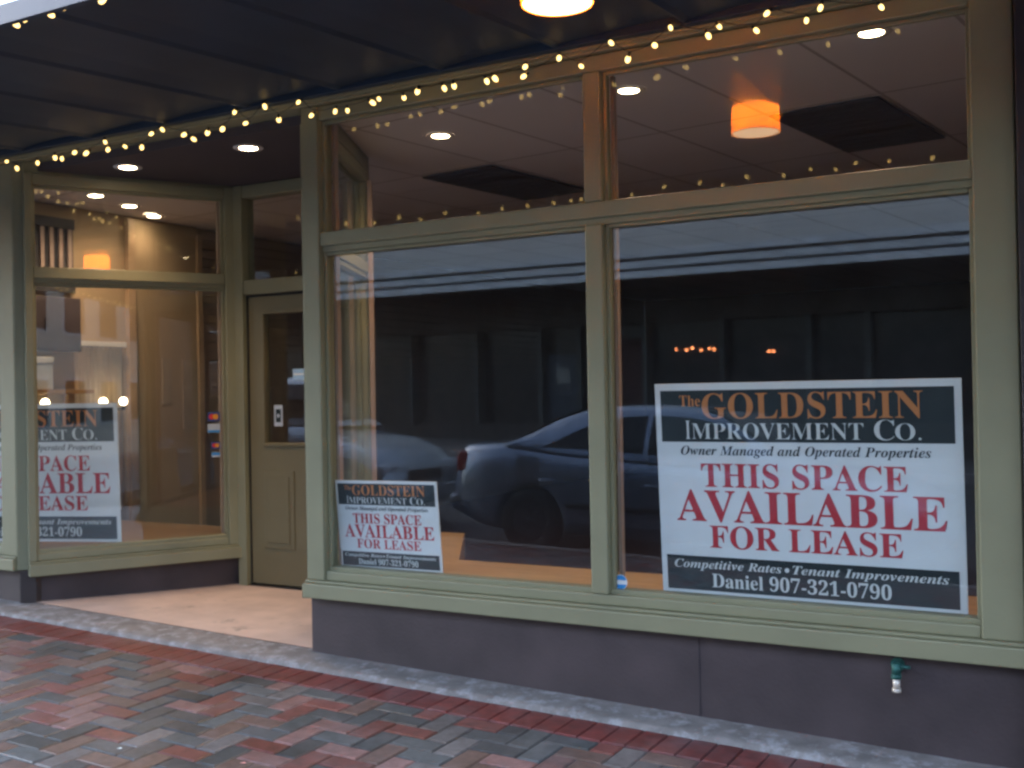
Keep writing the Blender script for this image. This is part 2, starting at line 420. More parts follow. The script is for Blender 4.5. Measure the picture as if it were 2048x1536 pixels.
for (a, b2) in ((-5.235, -4.97), (-4.89, -4.625)):
    box(d_, a, b2, 5.707, 5.7149, .375, .91, None, .0035)
    box(d_, a + .04, b2 - .04, 5.700, 5.7069, .415, .87, None, .0035)
door = part('door', d_, GREEN2)
gb = bmesh.new(); box(gb, gx0, gx1, 5.734, 5.740, gz0, gz1); part('door_window', gb, GLASS, door)
kb = bmesh.new(); cyl(kb, (-4.57, 5.66, 1.0), .028, .05, M=Matrix.Identity(4)); cyl(kb, (-4.57, 5.695, 1.0), .012, .05); part('handle', kb, CHROME, door)

# ------------------------------------------------------------------ inside of the shop
def room():
    m, n, p, N, L = nodes('ceiling_tiles')
    tc = N('ShaderNodeTexCoord'); br = N('ShaderNodeTexBrick'); br.offset = 0
    br.inputs['Scale'].default_value = 1; br.inputs['Brick Width'].default_value = .66; br.inputs['Row Height'].default_value = 1.28
    br.inputs['Mortar Size'].default_value = .012; br.inputs['Mortar Smooth'].default_value = .3
    br.inputs['Color1'].default_value = (.74, .71, .72, 1); br.inputs['Color2'].default_value = (.71, .68, .69, 1); br.inputs['Mortar'].default_value = (.42, .39, .39, 1)
    L(tc.outputs['Object'], br.inputs['Vector']); L(br.outputs[0], p.inputs['Base Color']); p.inputs['Roughness'].default_value = .9
    return m
TILES = room()
cb = bmesh.new()
Mi = (Matrix.Translation((-2.63, 4.95, 0)) @ Matrix.Rotation(-R(7.4), 4, 'Z')).inverted()
# the ceiling stops at the glass line and steps round the entrance
cb.faces.new([cb.verts.new(Mi @ Vector((x, y, 0))) for x, y in ((-9.3, 4.58), (-6.05, 4.58), (-5.40, 5.84), (-4.47, 5.84), (-3.88, 4.58), (3.2, 4.58), (3.2, 18), (-9.3, 18))])
r = bmesh.ops.extrude_face_region(cb, geom=cb.faces[:]); bmesh.ops.translate(cb, verts=[v for v in r['geom'] if isinstance(v, bmesh.types.BMVert)], vec=(0, 0, .05))
bmesh.ops.recalc_face_normals(cb, faces=cb.faces)
ceil = link('shop_ceiling', cb, TILES, loc=(-2.63, 4.95, 2.975), rot=(0, 0, -R(7.4))); tag(ceil, kind='structure')
def cell(ix, jy):
    """centre of a ceiling tile, in world metres"""
    M = Matrix.Translation((-2.63, 4.95, 0)) @ Matrix.Rotation(-R(7.4), 4, 'Z')
    return M @ Vector(((ix + .5) * .66, (jy + .5) * 1.28, 0))
for (ix, jy, lab) in ((1, 1, 'dark ceiling grille panel right of the orange lamp reflection'), (-3, 1, 'dark ceiling grille panel left of the window mullion')):
    c = cell(ix, jy)
    bm = bmesh.new(); box(bm, -.31, .31, -.62, .62, -.006, .004)
    t = tag(link('ceiling_grille', bm, mat('dark_grille', (.07, .06, .055), .8), loc=(c.x, c.y, 2.962), rot=(0, 0, -R(7.4))), lab, 'ceiling grille', 'dark grilles in the shop ceiling')
    fb_ = bmesh.new()
    for k in range(11): box(fb_, -.30, .30, -.6 + k * .115, -.585 + k * .115, -.010, -.0065)
    link('grille_frame', fb_, mat('dark_grille_bars', (.05, .045, .04), .7), t)
def wallbox(name, x0, x1, y0, y1, z0, z1, m):
    bm = bmesh.new(); box(bm, x0, x1, y0, y1, z0, z1); tag(link(name, bm, m), kind='structure')
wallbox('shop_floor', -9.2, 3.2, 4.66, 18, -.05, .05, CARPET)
wallbox('shop_left_wall', -9.3, -7.42, 4.95, 7.25, .05, 2.97, WARMW)
wallbox('shop_far_left_wall', -7.72, -7.46, 7.26, 18, .05, 2.97, SLAT)
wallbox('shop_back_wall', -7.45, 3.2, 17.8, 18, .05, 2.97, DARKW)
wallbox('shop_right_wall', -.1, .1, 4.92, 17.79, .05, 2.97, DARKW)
# window platforms
def poly_slab(name, pts, z0, z1, m):
    bm = bmesh.new(); bm.faces.new([bm.verts.new((x, y, z0)) for x, y in pts])
    r = bmesh.ops.extrude_face_region(bm, geom=bm.faces[:]); bmesh.ops.translate(bm, verts=[v for v in r['geom'] if isinstance(v, bmesh.types.BMVert)], vec=(0, 0, z1 - z0))
    bmesh.ops.recalc_face_normals(bm, faces=bm.faces); return link(name, bm, m)
tag(poly_slab('window_platform', [(-3.74, 4.67), (-.12, 4.67), (-.12, 5.12), (-3.28, 5.12), (-3.86, 6.1), (-4.3, 6.1), (-4.3, 5.8)], .05, .495, WOOD),
    'pale wooden display platform behind the two large panes', 'display platform')
tag(poly_slab('window_platform', [(-7.41, 4.66), (-6.22, 4.66), (-5.56, 5.84), (-5.9, 6.12), (-7.41, 6.12)], .05, .44, mat('brown_plywood', (.24, .15, .08), .5, stretch=(1, 8, 1))),
    'brown display platform behind the angled left window', 'display platform')
# slat wall board with grooves
sl = empty('slat_wall', (-7.45, 7.3, 0)); tag(sl, 'brown grooved slat wall along the left side of the shop', 'slat wall')
bm = bmesh.new()
for k in range(18):
    z = 1.42 + k * .085
    box(bm, 0, .018, 0, 10.4, z + .006, z + .079)
link('slat_boards', bm, SLAT, sl)
bm = bmesh.new(); box(bm, .001, .05, -.06, -.001, .05, 2.9); link('edge_trim', bm, mat('pale_wood_trim', (.42, .30, .19), .5), sl)
bm = bmesh.new(); box(bm, -9.3 + 7.42 + 7.42 - 7.42, .0, 0, .01, 0, .01) if False else box(bm, 0, .045, 0, .07, 0.05, 2.95)
tag(link('wall_trim', bm, mat('pale_wood_trim', (.42, .30, .19)), loc=(-7.418, 6.43, 0)), 'pale vertical wall trim behind the angled left window', 'wall trim')
# papers pinned on the warm wall and a wooden box on the floor
for (y, z, h, wd, lab) in ((6.87, 1.57, .40, .10, 'narrow pale paper on the shop wall left of the slat wall'), (7.14, 1.45, .62, .17, 'tall pale paper next to the slat wall edge')):
    bm = bmesh.new(); box(bm, -7.419, -7.414, y - wd / 2, y + wd / 2, z - h / 2, z + h / 2)
    tag(link('paper_sheet', bm, mat('cream_paper', (.34, .27, .19), .8)), lab, 'paper', 'papers on the shop wall')
cu = empty('pale_curtain', (-7.36, 6.1, 0)); tag(cu, 'pale pleated curtain on a white rail behind the angled window', 'curtain')
bm = bmesh.new(); n = 90; rows = []
for i in range(n + 1):
    yy = -.24 + .48 * i / n; xx = .018 * math.sin(i * .55) + .008 * math.sin(i * 1.3)
    rows.append([bm.verts.new((xx, yy, .5)), bm.verts.new((xx * .6, yy, 1.85))])
for a, b in zip(rows, rows[1:]): bm.faces.new((a[0], b[0], b[1], a[1])).smooth = True
bmesh.ops.solidify(bm, geom=bm.faces[:], thickness=.004)
link('curtain_cloth', bm, mat('pale_curtain_cloth', (.78, .66, .52), .8), cu)
bm = bmesh.new(); box(bm, -.03, .03, -.26, .26, 1.85, 1.89, None, .004); link('curtain_rail', bm, TRIM, cu)
rk = empty('reflection_slats', (-7.40, 5.62, 0)); tag(rk, 'reflection in the angled window, built as a dark board with upright pale slats', 'built reflection')  # solid stand-in for a reflection in the angled glass
bm = bmesh.new(); box(bm, 0, .03, -.32, .27, 2.78, 2.86); box(bm, 0, .03, -.32, .27, 2.27, 2.35); box(bm, 0, .008, -.32, .27, 2.351, 2.779); link('reflection_bands', bm, mat('dark_reflection_tone', (.03, .032, .04), .6), rk)
for k in range(7):
    bm = bmesh.new(); box(bm, .009, .03, -.30 + k * .085, -.265 + k * .085, 2.352, 2.778, None, .004); link('slat', bm, mat('pinkish_reflection_tone', (.32, .25, .22), .6), rk)
cbx = empty('hanging_cabinet', (-7.40, 5.60, 0)); tag(cbx, 'dark brown wall cabinet below the built reflection slats in the angled window', 'cabinet')
bm = bmesh.new(); box(bm, 0, .14, -.34, .25, 1.80, 2.22, None, .004); link('cabinet_body', bm, mat('dark_brown_cabinet', (.06, .045, .05), .6), cbx)
bm = bmesh.new(); box(bm, .141, .15, -.32, -.06, 1.82, 2.20, None, .003); box(bm, .151, .16, -.09, -.08, 1.95, 2.05); link('door', bm, mat('dark_brown_cabinet', (.06, .045, .05), .6), cbx)
wb = empty('white_box', (-7.29, 5.42, 0)); tag(wb, 'pale blue-white box on a shelf under the dark cabinet', 'box')
bm = bmesh.new(); box(bm, -.08, .09, -.16, .12, 1.50, 1.74, None, .006); link('carton', bm, mat('pale_carton', (.62, .68, .72), .6), wb)
bm = bmesh.new(); box(bm, -.085, .095, -.165, .125, 1.70, 1.75, None, .004); link('lid', bm, mat('pale_carton_lid', (.70, .74, .76), .6), wb)
bm = bmesh.new(); box(bm, -.12, .14, -.4, .28, -.015, .015, None, .003); box(bm, -.12, -.10, -.35, -.32, -.14, -.016); box(bm, -.12, -.10, .2, .23, -.14, -.016)
tag(link('wall_shelf', bm, WOOD, loc=(-7.29, 5.6, 1.484)), 'narrow wooden wall shelf carrying the pale box', 'shelf')
for k, (yy, lab) in enumerate(((5.48, 'glowing globe lamp nearest the corner post behind the angled window'), (6.02, 'middle glowing globe lamp in front of the pale curtain'), (6.22, 'glowing globe lamp at the right side of the pale curtain'))):
    gl = empty('globe_lamp', (-7.22, yy, 1.40)); tag(gl, lab, 'globe lamp', 'small glowing globe lamps')
    bm = bmesh.new(); t = bmesh.new(); bmesh.ops.create_uvsphere(t, u_segments=16, v_segments=10, radius=.032); 
    for fc in t.faces: fc.smooth = True
    join(bm, t); link('globe', bm, emit('globe_glow', (1, .76, .46), 2.5), gl)
    bm = bmesh.new(); cyl(bm, (0, 0, -.05), .016, .04, 14); cyl(bm, (-.07, 0, -.062), .008, .16, 8, M=Matrix.Translation((-.07, 0, -.062)) @ Matrix.Rotation(R(90), 4, 'Y') @ Matrix.Translation((.07, 0, .062))); link('bracket', bm, BLACK, gl)
bm = bmesh.new(); box(bm, -.09, .09, -.09, .09, 0, .2, None, .006); box(bm, -.08, .08, -.1, -.091, .03, .17, None, .004)
tag(link('wooden_box', bm, WOOD, loc=(-6.0, 6.5, .75)), 'small wooden box on a stand behind the angled window', 'box')
bm = bmesh.new(); box(bm, -6.02, -5.98, 6.48, 6.52, .05, .748); box(bm, -6.1, -5.9, 6.4, 6.6, .05, .07); tag(link('box_stand', bm, DARKW), 'dark post stand under the small wooden box', 'stand')

# ------------------------------------------------------------------ lights in ceilings
def downlight(x, y, z, lab, grp, e=25., r=.052, spot=True, cone=145):
    t = empty('downlight', (x, y, z)); tag(t, lab, 'downlight', grp)
    bm = bmesh.new()
    n = 32
    prof = [(r, -.001), (r + .004, -.006), (r + .032, -.007), (r + .036, -.001)]
    rings = [[bm.verts.new((a * math.cos(2 * math.pi * k / n), a * math.sin(2 * math.pi * k / n), b)) for k in range(n)] for a, b in prof]
    for a, b in zip(rings, rings[1:]):
        for k in range(n): bm.faces.new((a[k], b[k], b[(k + 1) % n], a[(k + 1) % n])).smooth = True
    link('trim_ring', bm, TRIM, t)
    bm = bmesh.new(); cyl(bm, (0, 0, -.003), r - .001, .004, 32); link('lamp_face', bm, DOWN, t)
    if spot:
        l = bpy.data.lights.new('downlight_beam', 'SPOT'); l.energy = e; l.color = (1, .66, .40); l.spot_size = R(cone); l.spot_blend = .9; l.shadow_soft_size = .05
        lo = bpy.data.objects.new('downlight_beam', l); COL.objects.link(lo); lo.parent = t; lo.location = (0, 0, -.03)
G1, G2 = 'downlights over the entrance', 'downlights in the shop ceiling'
downlight(-5.52, 4.82, 2.887, 'round downlight over the entrance nearer the corner post', G1, 6, cone=105)
downlight(-4.52, 4.84, 2.887, 'round downlight over the entrance nearer the door', G1, 6, cone=105)
for x, y, e, lab in ((-3.62, 5.53, 7, 'ceiling downlight behind the upper left pane'), (-2.26, 5.24, 7, 'ceiling downlight just right of the mullion'), (-.985, 4.98, 7, 'ceiling downlight in the upper right corner of the window'),
                     (-6.86, 5.68, 7, 'downlight nearest the angled window glass'), (-7.02, 6.14, 3, 'middle downlight behind the angled window'), (-7.25, 6.6, 1, 'downlight farthest behind the angled window')):
    downlight(x, y, 2.974, lab, G2, e)

# ------------------------------------------------------------------ canopy over the pavement
can = empty('canopy', (-3, 4.4, 2.99)); tag(can, 'dark blue steel canopy with joists over the pavement', 'canopy')
CY0, CY1, CX0, CX1 = 2.62, 4.43, -16.0, 9.0
def cz(y): return 2.995 - .07 * (4.45 - y)
def canpart(name, bm, m, parent=None):
    bmesh.ops.transform(bm, matrix=Matrix.Translation((3, -4.4, -2.99)), verts=bm.verts); return link(name, bm, m, parent or can)
bm = bmesh.new()
vs = [bm.verts.new((x, y, cz(y) + .028)) for x, y in ((CX0, CY0), (CX1, CY0), (CX1, CY1 + .1), (CX0, CY1 + .1))]
bm.faces.new(vs); r = bmesh.ops.extrude_face_region(bm, geom=bm.faces[:]); bmesh.ops.translate(bm, verts=[v for v in r['geom'] if isinstance(v, bmesh.types.BMVert)], vec=(0, 0, .012))
bmesh.ops.recalc_face_normals(bm, faces=bm.faces)
canpart('canopy_deck', bm, STEEL)
bm = bmesh.new()
pr = [(2.66, 2.862), (2.66, 2.89), (2.60, 2.89), (2.385, 2.772), (2.375, 2.70), (2.40, 2.70), (2.405, 2.745)]
ra = [bm.verts.new((CX0, a, b)) for a, b in pr]; rb = [bm.verts.new((CX1, a, b)) for a, b in pr]
for q in range(len(pr)): bm.faces.new((ra[q], rb[q], rb[(q + 1) % len(pr)], ra[(q + 1) % len(pr)]))
bm.faces.new(ra); bm.faces.new(rb); bmesh.ops.recalc_face_normals(bm, faces=bm.faces)
canpart('edge_beam', bm, STEEL)
bm = bmesh.new(); box(bm, CX0, CX1, 4.402, 4.448, 2.965, 3.085, None, .004); canpart('wall_beam', bm, STEEL)
jx = -4.12
ks = list(range(-18, 21))
jm = None
for k in ks:                      # lapped soffit panels: each dips towards its right edge, then steps up
    x = jx + k * .62
    if not CX0 < x < CX1 - .62: continue
    if jm is None:
        bm = bmesh.new(); S = Matrix(((1, 0, 0, 0), (0, 1, 0, 0), (0, .07, 1, 0), (0, 0, 0, 1)))
        prof = [(.0, -.022), (.012, -.022), (.04, -.010), (.20, .002), (.45, .010), (.60, .013), (.612, .027), (.0, .027)]
        ra = [bm.verts.new(S @ Vector((a, -1.735, b))) for a, b in prof]; rb = [bm.verts.new(S @ Vector((a, -.004, b))) for a, b in prof]
        n = len(prof)
        for q in range(n): bm.faces.new((ra[q], rb[q], rb[(q + 1) % n], ra[(q + 1) % n]))
        bm.faces.new(ra[::-1]); bm.faces.new(rb); bmesh.ops.recalc_face_normals(bm, faces=bm.faces)
        jm = link('soffit_panel', bm, STEEL, can, loc=(x + 3, 0, cz(4.4) - 2.99))
    else:
        c = jm.copy(); COL.objects.link(c); c.location = (x + 3, 0, cz(4.4) - 2.99)

# pendants under the canopy
def pendant():
    t = empty('pendant_lamp', (0, 0, 0))
    n = 40; rad = .125
    bm = bmesh.new()
    prof = [(rad, 2.742), (rad + .002, 2.745), (rad, 2.880), (rad - .004, 2.885), (.02, 2.885)]
    rings = [[bm.verts.new((a * math.cos(2 * math.pi * k / n), a * math.sin(2 * math.pi * k / n), b)) for k in range(n)] for a, b in prof]
    for a, b in zip(rings, rings[1:]):
        for k in range(n): bm.faces.new((a[k], b[k], b[(k + 1) % n], a[(k + 1) % n])).smooth = True
    link('lamp_shade', bm, PENS, t)
    l = bpy.data.lights.new('pendant_bulb', 'POINT'); l.energy = 2.6; l.color = (1, .66, .30); l.shadow_soft_size = .025
    lo = bpy.data.objects.new('pendant_bulb', l); COL.objects.link(lo); lo.parent = t; lo.location = (0, 0, 2.845)
    bm = bmesh.new(); cyl(bm, (0, 0, 2.748), rad - .004, .006, 40); link('diffuser', bm, PENB, t)
    bm = bmesh.new(); cyl(bm, (0, 0, 2.955), .018, .1, 12); cyl(bm, (0, 0, 2.998), .06, .02, 24); link('ceiling_mount', bm, TRIM, t)
    return t
p0 = pendant()
labs = ['lit orange drum pendant hanging under the canopy in front of the two large panes', 'orange drum pendant under the canopy past the left frame edge', 'orange drum pendant under the canopy past the dark pilaster']
for i, x in enumerate((-1.735, -10.1, 6.7)):
    o = p0 if i == 0 else copy_tree(p0)
    o.location = (x, 3.41, .030); tag(o, labs[i], 'pendant lamp', 'orange drum pendants under the canopy')

# ------------------------------------------------------------------ strings of fairy lights
def ray(px, py):
    return f + r_ * ((px - 1024) / 2190.) - u_ * ((py - 768) / 2190.)
def bulbs_at(pix, y):
    out = []
    for px, py in pix:
        v = ray(px, py); v = v * (y / v.y); out.append(Vector((v.x, y, v.z + 1.42)))
    return out
c1 = [(45, 940), (95, 972), (220, 940), (320, 908), (362, 916), (445, 885), (517, 886), (613, 817), (635, 866), (720, 850), (830, 850), (897, 775), (940, 747), (1090, 780), (1120, 805), (1218, 763), (1308, 745), (1380, 645), (1450, 716), (1545, 608), (1630, 687), (1755, 588), (1832, 664), (1965, 638), (2033, 632)]
c2 = [(410, 590), (457, 570), (605, 558), (692, 520), (838, 502), (898, 488), (1085, 458), (1128, 444), (1325, 382), (1322, 438), (1518, 327), (1635, 380), (1808, 238), (1924, 327)]
c3 = [(18, 243), (108, 137), (312, 182), (370, 134), (570, 155), (654, 60), (857, 98), (940, 26), (1256, 25)]
pix = [(a / 2.926, b / 2.926) for a, b in c1] + [(600 + a * .3418, b * .3418) for a, b in c2] + [(1300 + a * .3652, b * .3652) for a, b in c3]
wallb = bulbs_at(pix, 4.385)
x = wallb[-1].x
while x < 6.5:
    x += random.uniform(.12, .22); wallb.append(Vector((x, 4.385, 2.95 + random.uniform(-.05, .05))))
x = wallb[0].x
while x > -9:
    x -= random.uniform(.12, .22); wallb.insert(0, Vector((x, 4.385, 2.95 + random.uniform(-.03, .05))))
bulb_bm = bmesh.new()
t = bmesh.new(); bmesh.ops.create_uvsphere(t, u_segments=12, v_segments=8, radius=.0105)
for v in t.verts: v.co.z = v.co.z * 1.5 - .014
for fc in t.faces: fc.smooth = True
join(bulb_bm, t); cyl(bulb_bm, (0, 0, .006), .006, .016, 8, mi=1)
bulb_mesh = None
def light_string(bulbs, lab, ycord, sag=.012, maxb=98):
    global bulb_mesh
    t = empty('string_lights', tuple(bulbs[0])); tag(t, lab, 'string lights', 'strings of small warm bulbs on the canopy')
    o0 = bulbs[0]
    bm = bmesh.new(); pts = []
    for a, b in zip(bulbs, bulbs[1:]):
        for s in range(4):
            q = a.lerp(b, s / 4) - o0; q.z += .02 - sag * math.sin(math.pi * s / 4); q.y += .006 + .004 * math.sin(s * 2 + a.x * 9); pts.append(q)
    tube(bm, pts, .0018, 5); link('cord', bm, CORD, t)
    for b in bulbs[:maxb]:
        if bulb_mesh is None:
            bo = link('bulb', bulb_bm, [BULB, CORD], t); bulb_mesh = bo.data
        else:
            bo = bpy.data.objects.new('bulb', bulb_mesh); COL.objects.link(bo); bo.parent = t
        bo.location = b - o0; bo.rotation_euler = (random.uniform(-.9, .9), random.uniform(-.9, .9), 0); s = random.uniform(.85, 1.2); bo.scale = (s, s, s)
light_string(wallb, 'string of small warm bulbs along the top of the shopfront', 4.36)
outer = bulbs_at([(130, 8), (95, 25), (55, 29), (25, 42)], 2.42)
x = outer[0].x; zz = outer[0].z
right = []
while x < 6.5:
    x += random.uniform(.13, .27); right.append(Vector((x, 2.425, 2.735 + random.uniform(-.02, .02))))
x = outer[-1].x; left = []
while x > -9:
    x -= random.uniform(.15, .3); left.append(Vector((x, 2.425, 2.735 + random.uniform(-.02, .02))))
light_string(left[::-1] + outer[::-1] + right, 'string of small warm bulbs along the outer edge of the canopy', 2.40)

# ------------------------------------------------------------------ lease signs
def mb(s):
    o = ''
    for c in s:
        if 'A' <= c <= 'Z': o += chr(0x1D400 + ord(c) - 65)
        elif 'a' <= c <= 'z': o += chr(0x1D41A + ord(c) - 97)
        elif '0' <= c <= '9': o += chr(0x1D7CE + ord(c) - 48)
        else: o += c
    return o
def bi(s):
    o = ''
    for c in s:
        if 'A' <= c <= 'Z': o += chr(0x1D468 + ord(c) - 65)
        elif 'a' <= c <= 'z': o += chr(0x1D482 + ord(c) - 97)
        else: o += c
    return o
def text_bm(s, x0, x1, z0, cap, y, off=0., bm=None, mi=0):
    """letters as a flat mesh in the sign's own plane, spanning x0..x1 with capital height cap"""
    cu = bpy.data.curves.new('letters', 'FONT'); cu.body = s; cu.offset = off; cu.resolution_u = 4
    ob = bpy.data.objects.new('letters', cu); COL.objects.link(ob)
    dg = bpy.context.evaluated_depsgraph_get(); me = ob.evaluated_get(dg).to_mesh()
    xs = [v.co.x for v in me.vertices]; a, b = min(xs), max(xs)
    sx = (x1 - x0) / (b - a); sz = cap / .655
    t = bmesh.new(); t.from_mesh(me)
    for v in t.verts: v.co = Vector((x0 + (v.co.x - a) * sx, y, z0 + v.co.y * sz))
    for fc in t.faces:
        fc.material_index = mi
        if fc.normal.y > 0: fc.normal_flip()
    ob.evaluated_get(dg).to_mesh_clear(); bpy.data.objects.remove(ob); bpy.data.curves.remove(cu)
    join(bm, t)
SW, SH = 1.255, .915
def make_sign():
    t = empty('lease_sign', (0, 0, 0))
    bm = bmesh.new(); box(bm, 0, SW, 0, .008, 0, SH, None, .001); link('sign_board', bm, WHITE, t)
    bm = bmesh.new()
    X = lambda u: u * SW
    Z = lambda v: (1 - v) * SH
    box(bm, X(.020), X(.978), -.0012, -.0002, Z(.275), Z(.033)); link('header_band', bm, INK, t)
    bm = bmesh.new(); box(bm, X(.020), X(.978), -.0012, -.0002, Z(.979), Z(.816)); link('footer_band', bm, INK, t)
    bm = bmesh.new(); y = -.0016
    text_bm(mb('The'), X(.090), X(.164), Z(.107), .045, y, -.004, bm, 0)
    text_bm(mb('GOLDSTEIN'), X(.170), X(.887), Z(.165), .102, y, -.002, bm, 0)
    text_bm(mb('I'), X(.108), X(.125), Z(.262), .078, y, -.008, bm, 1)
    text_bm(mb('MPROVEMENT'), X(.130), X(.705), Z(.261), .065, y, -.009, bm, 1)
    text_bm(mb('C'), X(.738), X(.800), Z(.262), .078, y, -.009, bm, 1)
    text_bm(mb('O.'), X(.802), X(.880), Z(.261), .063, y, -.009, bm, 1)
    text_bm(bi('Owner Managed and Operated Properties'), X(.088), X(.907), Z(.336), .0375, y, -.0, bm, 2)
    text_bm(mb('THIS SPACE'), X(.158), X(.835), Z(.485), .096, y, .002, bm, 3)
    text_bm(mb('AVAILABLE'), X(.064), X(.948), Z(.648), .128, y, .002, bm, 3)
    text_bm(mb('FOR LEASE'), X(.180), X(.815), Z(.772), .0915, y, .002, bm, 3)
    text_bm(bi('Competitive Rates'), X(.048), X(.425), Z(.873), .034, y, .0, bm, 1)
    text_bm(bi('Tenant Improvements'), X(.462), X(.948), Z(.873), .034, y, .0, bm, 1)
    cyl(bm, (X(.443), y, Z(.858)), .0095, .0006, 16, M=Matrix.Translation((X(.443), y, Z(.858))) @ Matrix.Rotation(R(90), 4, 'X') @ Matrix.Translation((-X(.443), -y, -Z(.858))), mi=1)
    text_bm(mb('Daniel 907-321-0790'), X(.182), X(.775), Z(.959), .056, y, .0, bm, 1)
    link('lettering', bm, [ORNG, CREAM, INK, RED], t)
    return t
s0 = make_sign()
GS = 'printed lease signs in the windows'
s0.location = (-1.876, 4.635, .505); s0.scale = (1.022, 1, 1.026)
s0.rotation_euler = (R(3.6), 0, 0)
tag(s0, 'large printed lease sign leaning in the right pane beside the dark pilaster', 'sign', GS)
s1 = copy_tree(s0); s1.scale = (.512, 1, .505); s1.location = (-3.700, 4.62, .507); s1.rotation_euler = (R(4.8), R(-.6), 0)
tag(s1, 'small lease sign at the bottom left corner of the left big pane', 'sign', GS)
s2 = copy_tree(s0); s2.scale = (1, 1, 1.02); s2.location = (-7.10, 4.63, .462); s2.rotation_euler = (R(2), 0, R(20.5))
tag(s2, 'lease sign half hidden by the corner post in the angled window', 'sign', GS)

# ------------------------------------------------------------------ stickers
def disc(name, c, rad, m, M, y, parent):
    bm = bmesh.new(); n = 28
    bm.faces.new([bm.verts.new(M @ Vector((c[0] + rad * math.cos(2 * math.pi * k / n), y, c[1] + rad * math.sin(2 * math.pi * k / n)))) for k in range(n)])
    return link(name, bm, m, parent)
BLUE = mat('sticker_blue', (.04, .28, .62), .4)
st = empty('round_sticker', (-2.05, 4.553, .548)); tag(st, 'round white sticker with blue bands on the glass beside the mullion', 'sticker')
disc('sticker_disc', (0, 0), .034, WHITE, Matrix.Identity(4), 0, st)
bm = bmesh.new(); n = 16
for sgn in (1, -1):
    pts = [(.032 * math.cos(a), sgn * .032 * math.sin(a)) for a in [R(18) + R(144) * k / n for k in range(n + 1)]]
    bm.faces.new([bm.verts.new((px, -.0006, pz)) for px, pz in pts])
link('blue_bands', bm, BLUE, st)
def card(name, M, xc, zc, w_, h_, bands, lab, group=None, y=-.0075):
    t = empty(name, (0, 0, 0)); t.matrix_world = M @ Matrix.Translation((xc, y, zc))
    tag(t, lab, 'sticker', group)
    bm = bmesh.new(); box(bm, -w_ / 2, w_ / 2, -.0005, .0005, -h_ / 2, h_ / 2); link('sticker_face', bm, bands[0], t)
    for (shape, a, b, c, d, m) in bands[1:]:
        bm = bmesh.new()
        if shape == 'r': box(bm, a, b, -.0014, -.0008, c, d)
        else:
            n = 20; bm.faces.new([bm.verts.new((a + c * math.cos(2 * math.pi * k / n), -.0011 - d, b + c * math.sin(2 * math.pi * k / n))) for k in range(n)])
        link('printed_mark', bm, m, t)
    return t
NAVY = mat('sticker_navy', (.02, .06, .22), .4); RC = mat('sticker_red', (.65, .02, .02), .4); YC = mat('sticker_amber', (.75, .30, .02), .4)
PALE = mat('sticker_pale', (.45, .50, .56), .4)
GC = 'payment stickers at the edge of the angled window'
sx = LL - .165
card('payment_sticker', ML, sx - .015, 1.285, .085, .062, [NAVY, ('c', -.014, 0, .020, 0, RC), ('c', .012, 0, .020, .0004, YC)], 'upper payment sticker with red and amber circles on dark ground', GC)
card('payment_sticker', ML, sx - .015, 1.205, .085, .060, [PALE, ('r', -.042, .042, -.029, -.014, BLUE)], 'pale payment sticker with a blue band below the upper circles', GC)
card('payment_sticker', ML, sx - .004, 1.085, .062, .048, [NAVY, ('c', -.010, 0, .015, 0, RC), ('c', .010, 0, .015, .0004, YC)], 'lower smaller payment sticker with red and amber circles', GC)
card('payment_sticker', ML, sx - .004, 1.020, .060, .034, [PALE, ('r', -.029, .029, -.003, .014, BLUE)], 'lowest pale blue payment sticker near the sill', GC)
MD = Matrix.Translation((0, 5.735, 0))
card('door_sign', MD, -5.115, 1.285, .075, .145, [PALE, ('r', -.022, .022, -.045, .045, INK), ('c', .0, .0, .014, .0006, PALE)], 'small white card with a dark mark on the door glass')
card('door_sign', MD, -4.93, 1.565, .10, .075, [mat('sticker_sky', (.35, .55, .75), .4), ('r', -.045, .045, -.005, .006, WHITE)], 'pale blue card high on the door glass beside the post')

# ------------------------------------------------------------------ pipe under the sill
pp = empty('wall_tap', (-.842, 4.517, .30)); tag(pp, 'small green weathered tap stub on the mauve plinth', 'tap')
bm = bmesh.new(); cyl(bm, (0, -.004, .012), .026, .008, 20, M=Matrix.Rotation(R(90), 4, 'X') if False else None); 
bm.free(); bm = bmesh.new()
RX = Matrix.Rotation(R(90), 4, 'X')
cyl(bm, (.0, .015, .004), .027, .008, 20, M=RX); cyl(bm, (0, .015, .02), .012, .03, 14, M=RX)
link('flange', bm, BRASS, pp)
bm = bmesh.new(); cyl(bm, (0, -.038, .005), .017, .045, 18); cyl(bm, (0, -.038, -.025), .020, .018, 6); cyl(bm, (.028, -.038, .015), .007, .05, 10, M=Matrix.Translation((.028, -.038, .015)) @ Matrix.Rotation(R(90), 4, 'Y') @ Matrix.Translation((-.028, .038, -.015)))
link('valve_body', bm, BRASS, pp)
bm = bmesh.new(); cyl(bm, (0, -.038, -.054), .014, .04, 16); cyl(bm, (0, -.038, -.079), .0175, .014, 16); link('spout', bm, mat('pale_worn_metal', (.75, .66, .56), .35, .4), pp)

# ------------------------------------------------------------------ litter on the bricks
for x, y, c, lab in ((-3.60, 3.055, (.7, .75, .72), 'tiny white paper scrap on the bricks'), (-3.05, 3.18, (.8, .35, .3), 'tiny pink paper scrap on the bricks')):
    bm = bmesh.new(); vs = [bm.verts.new((a, b, g(x, y) * 0 + h)) for a, b, h in ((-.012, -.006, 0), (.004, -.009, .002), (.013, .003, 0), (0, .008, .003))]; bm.faces.new(vs)
    tag(link('paper_scrap', bm, mat(lab, c, .7), loc=(x, y, g(x, y) + .004)), lab, 'litter', 'paper scraps on the bricks')

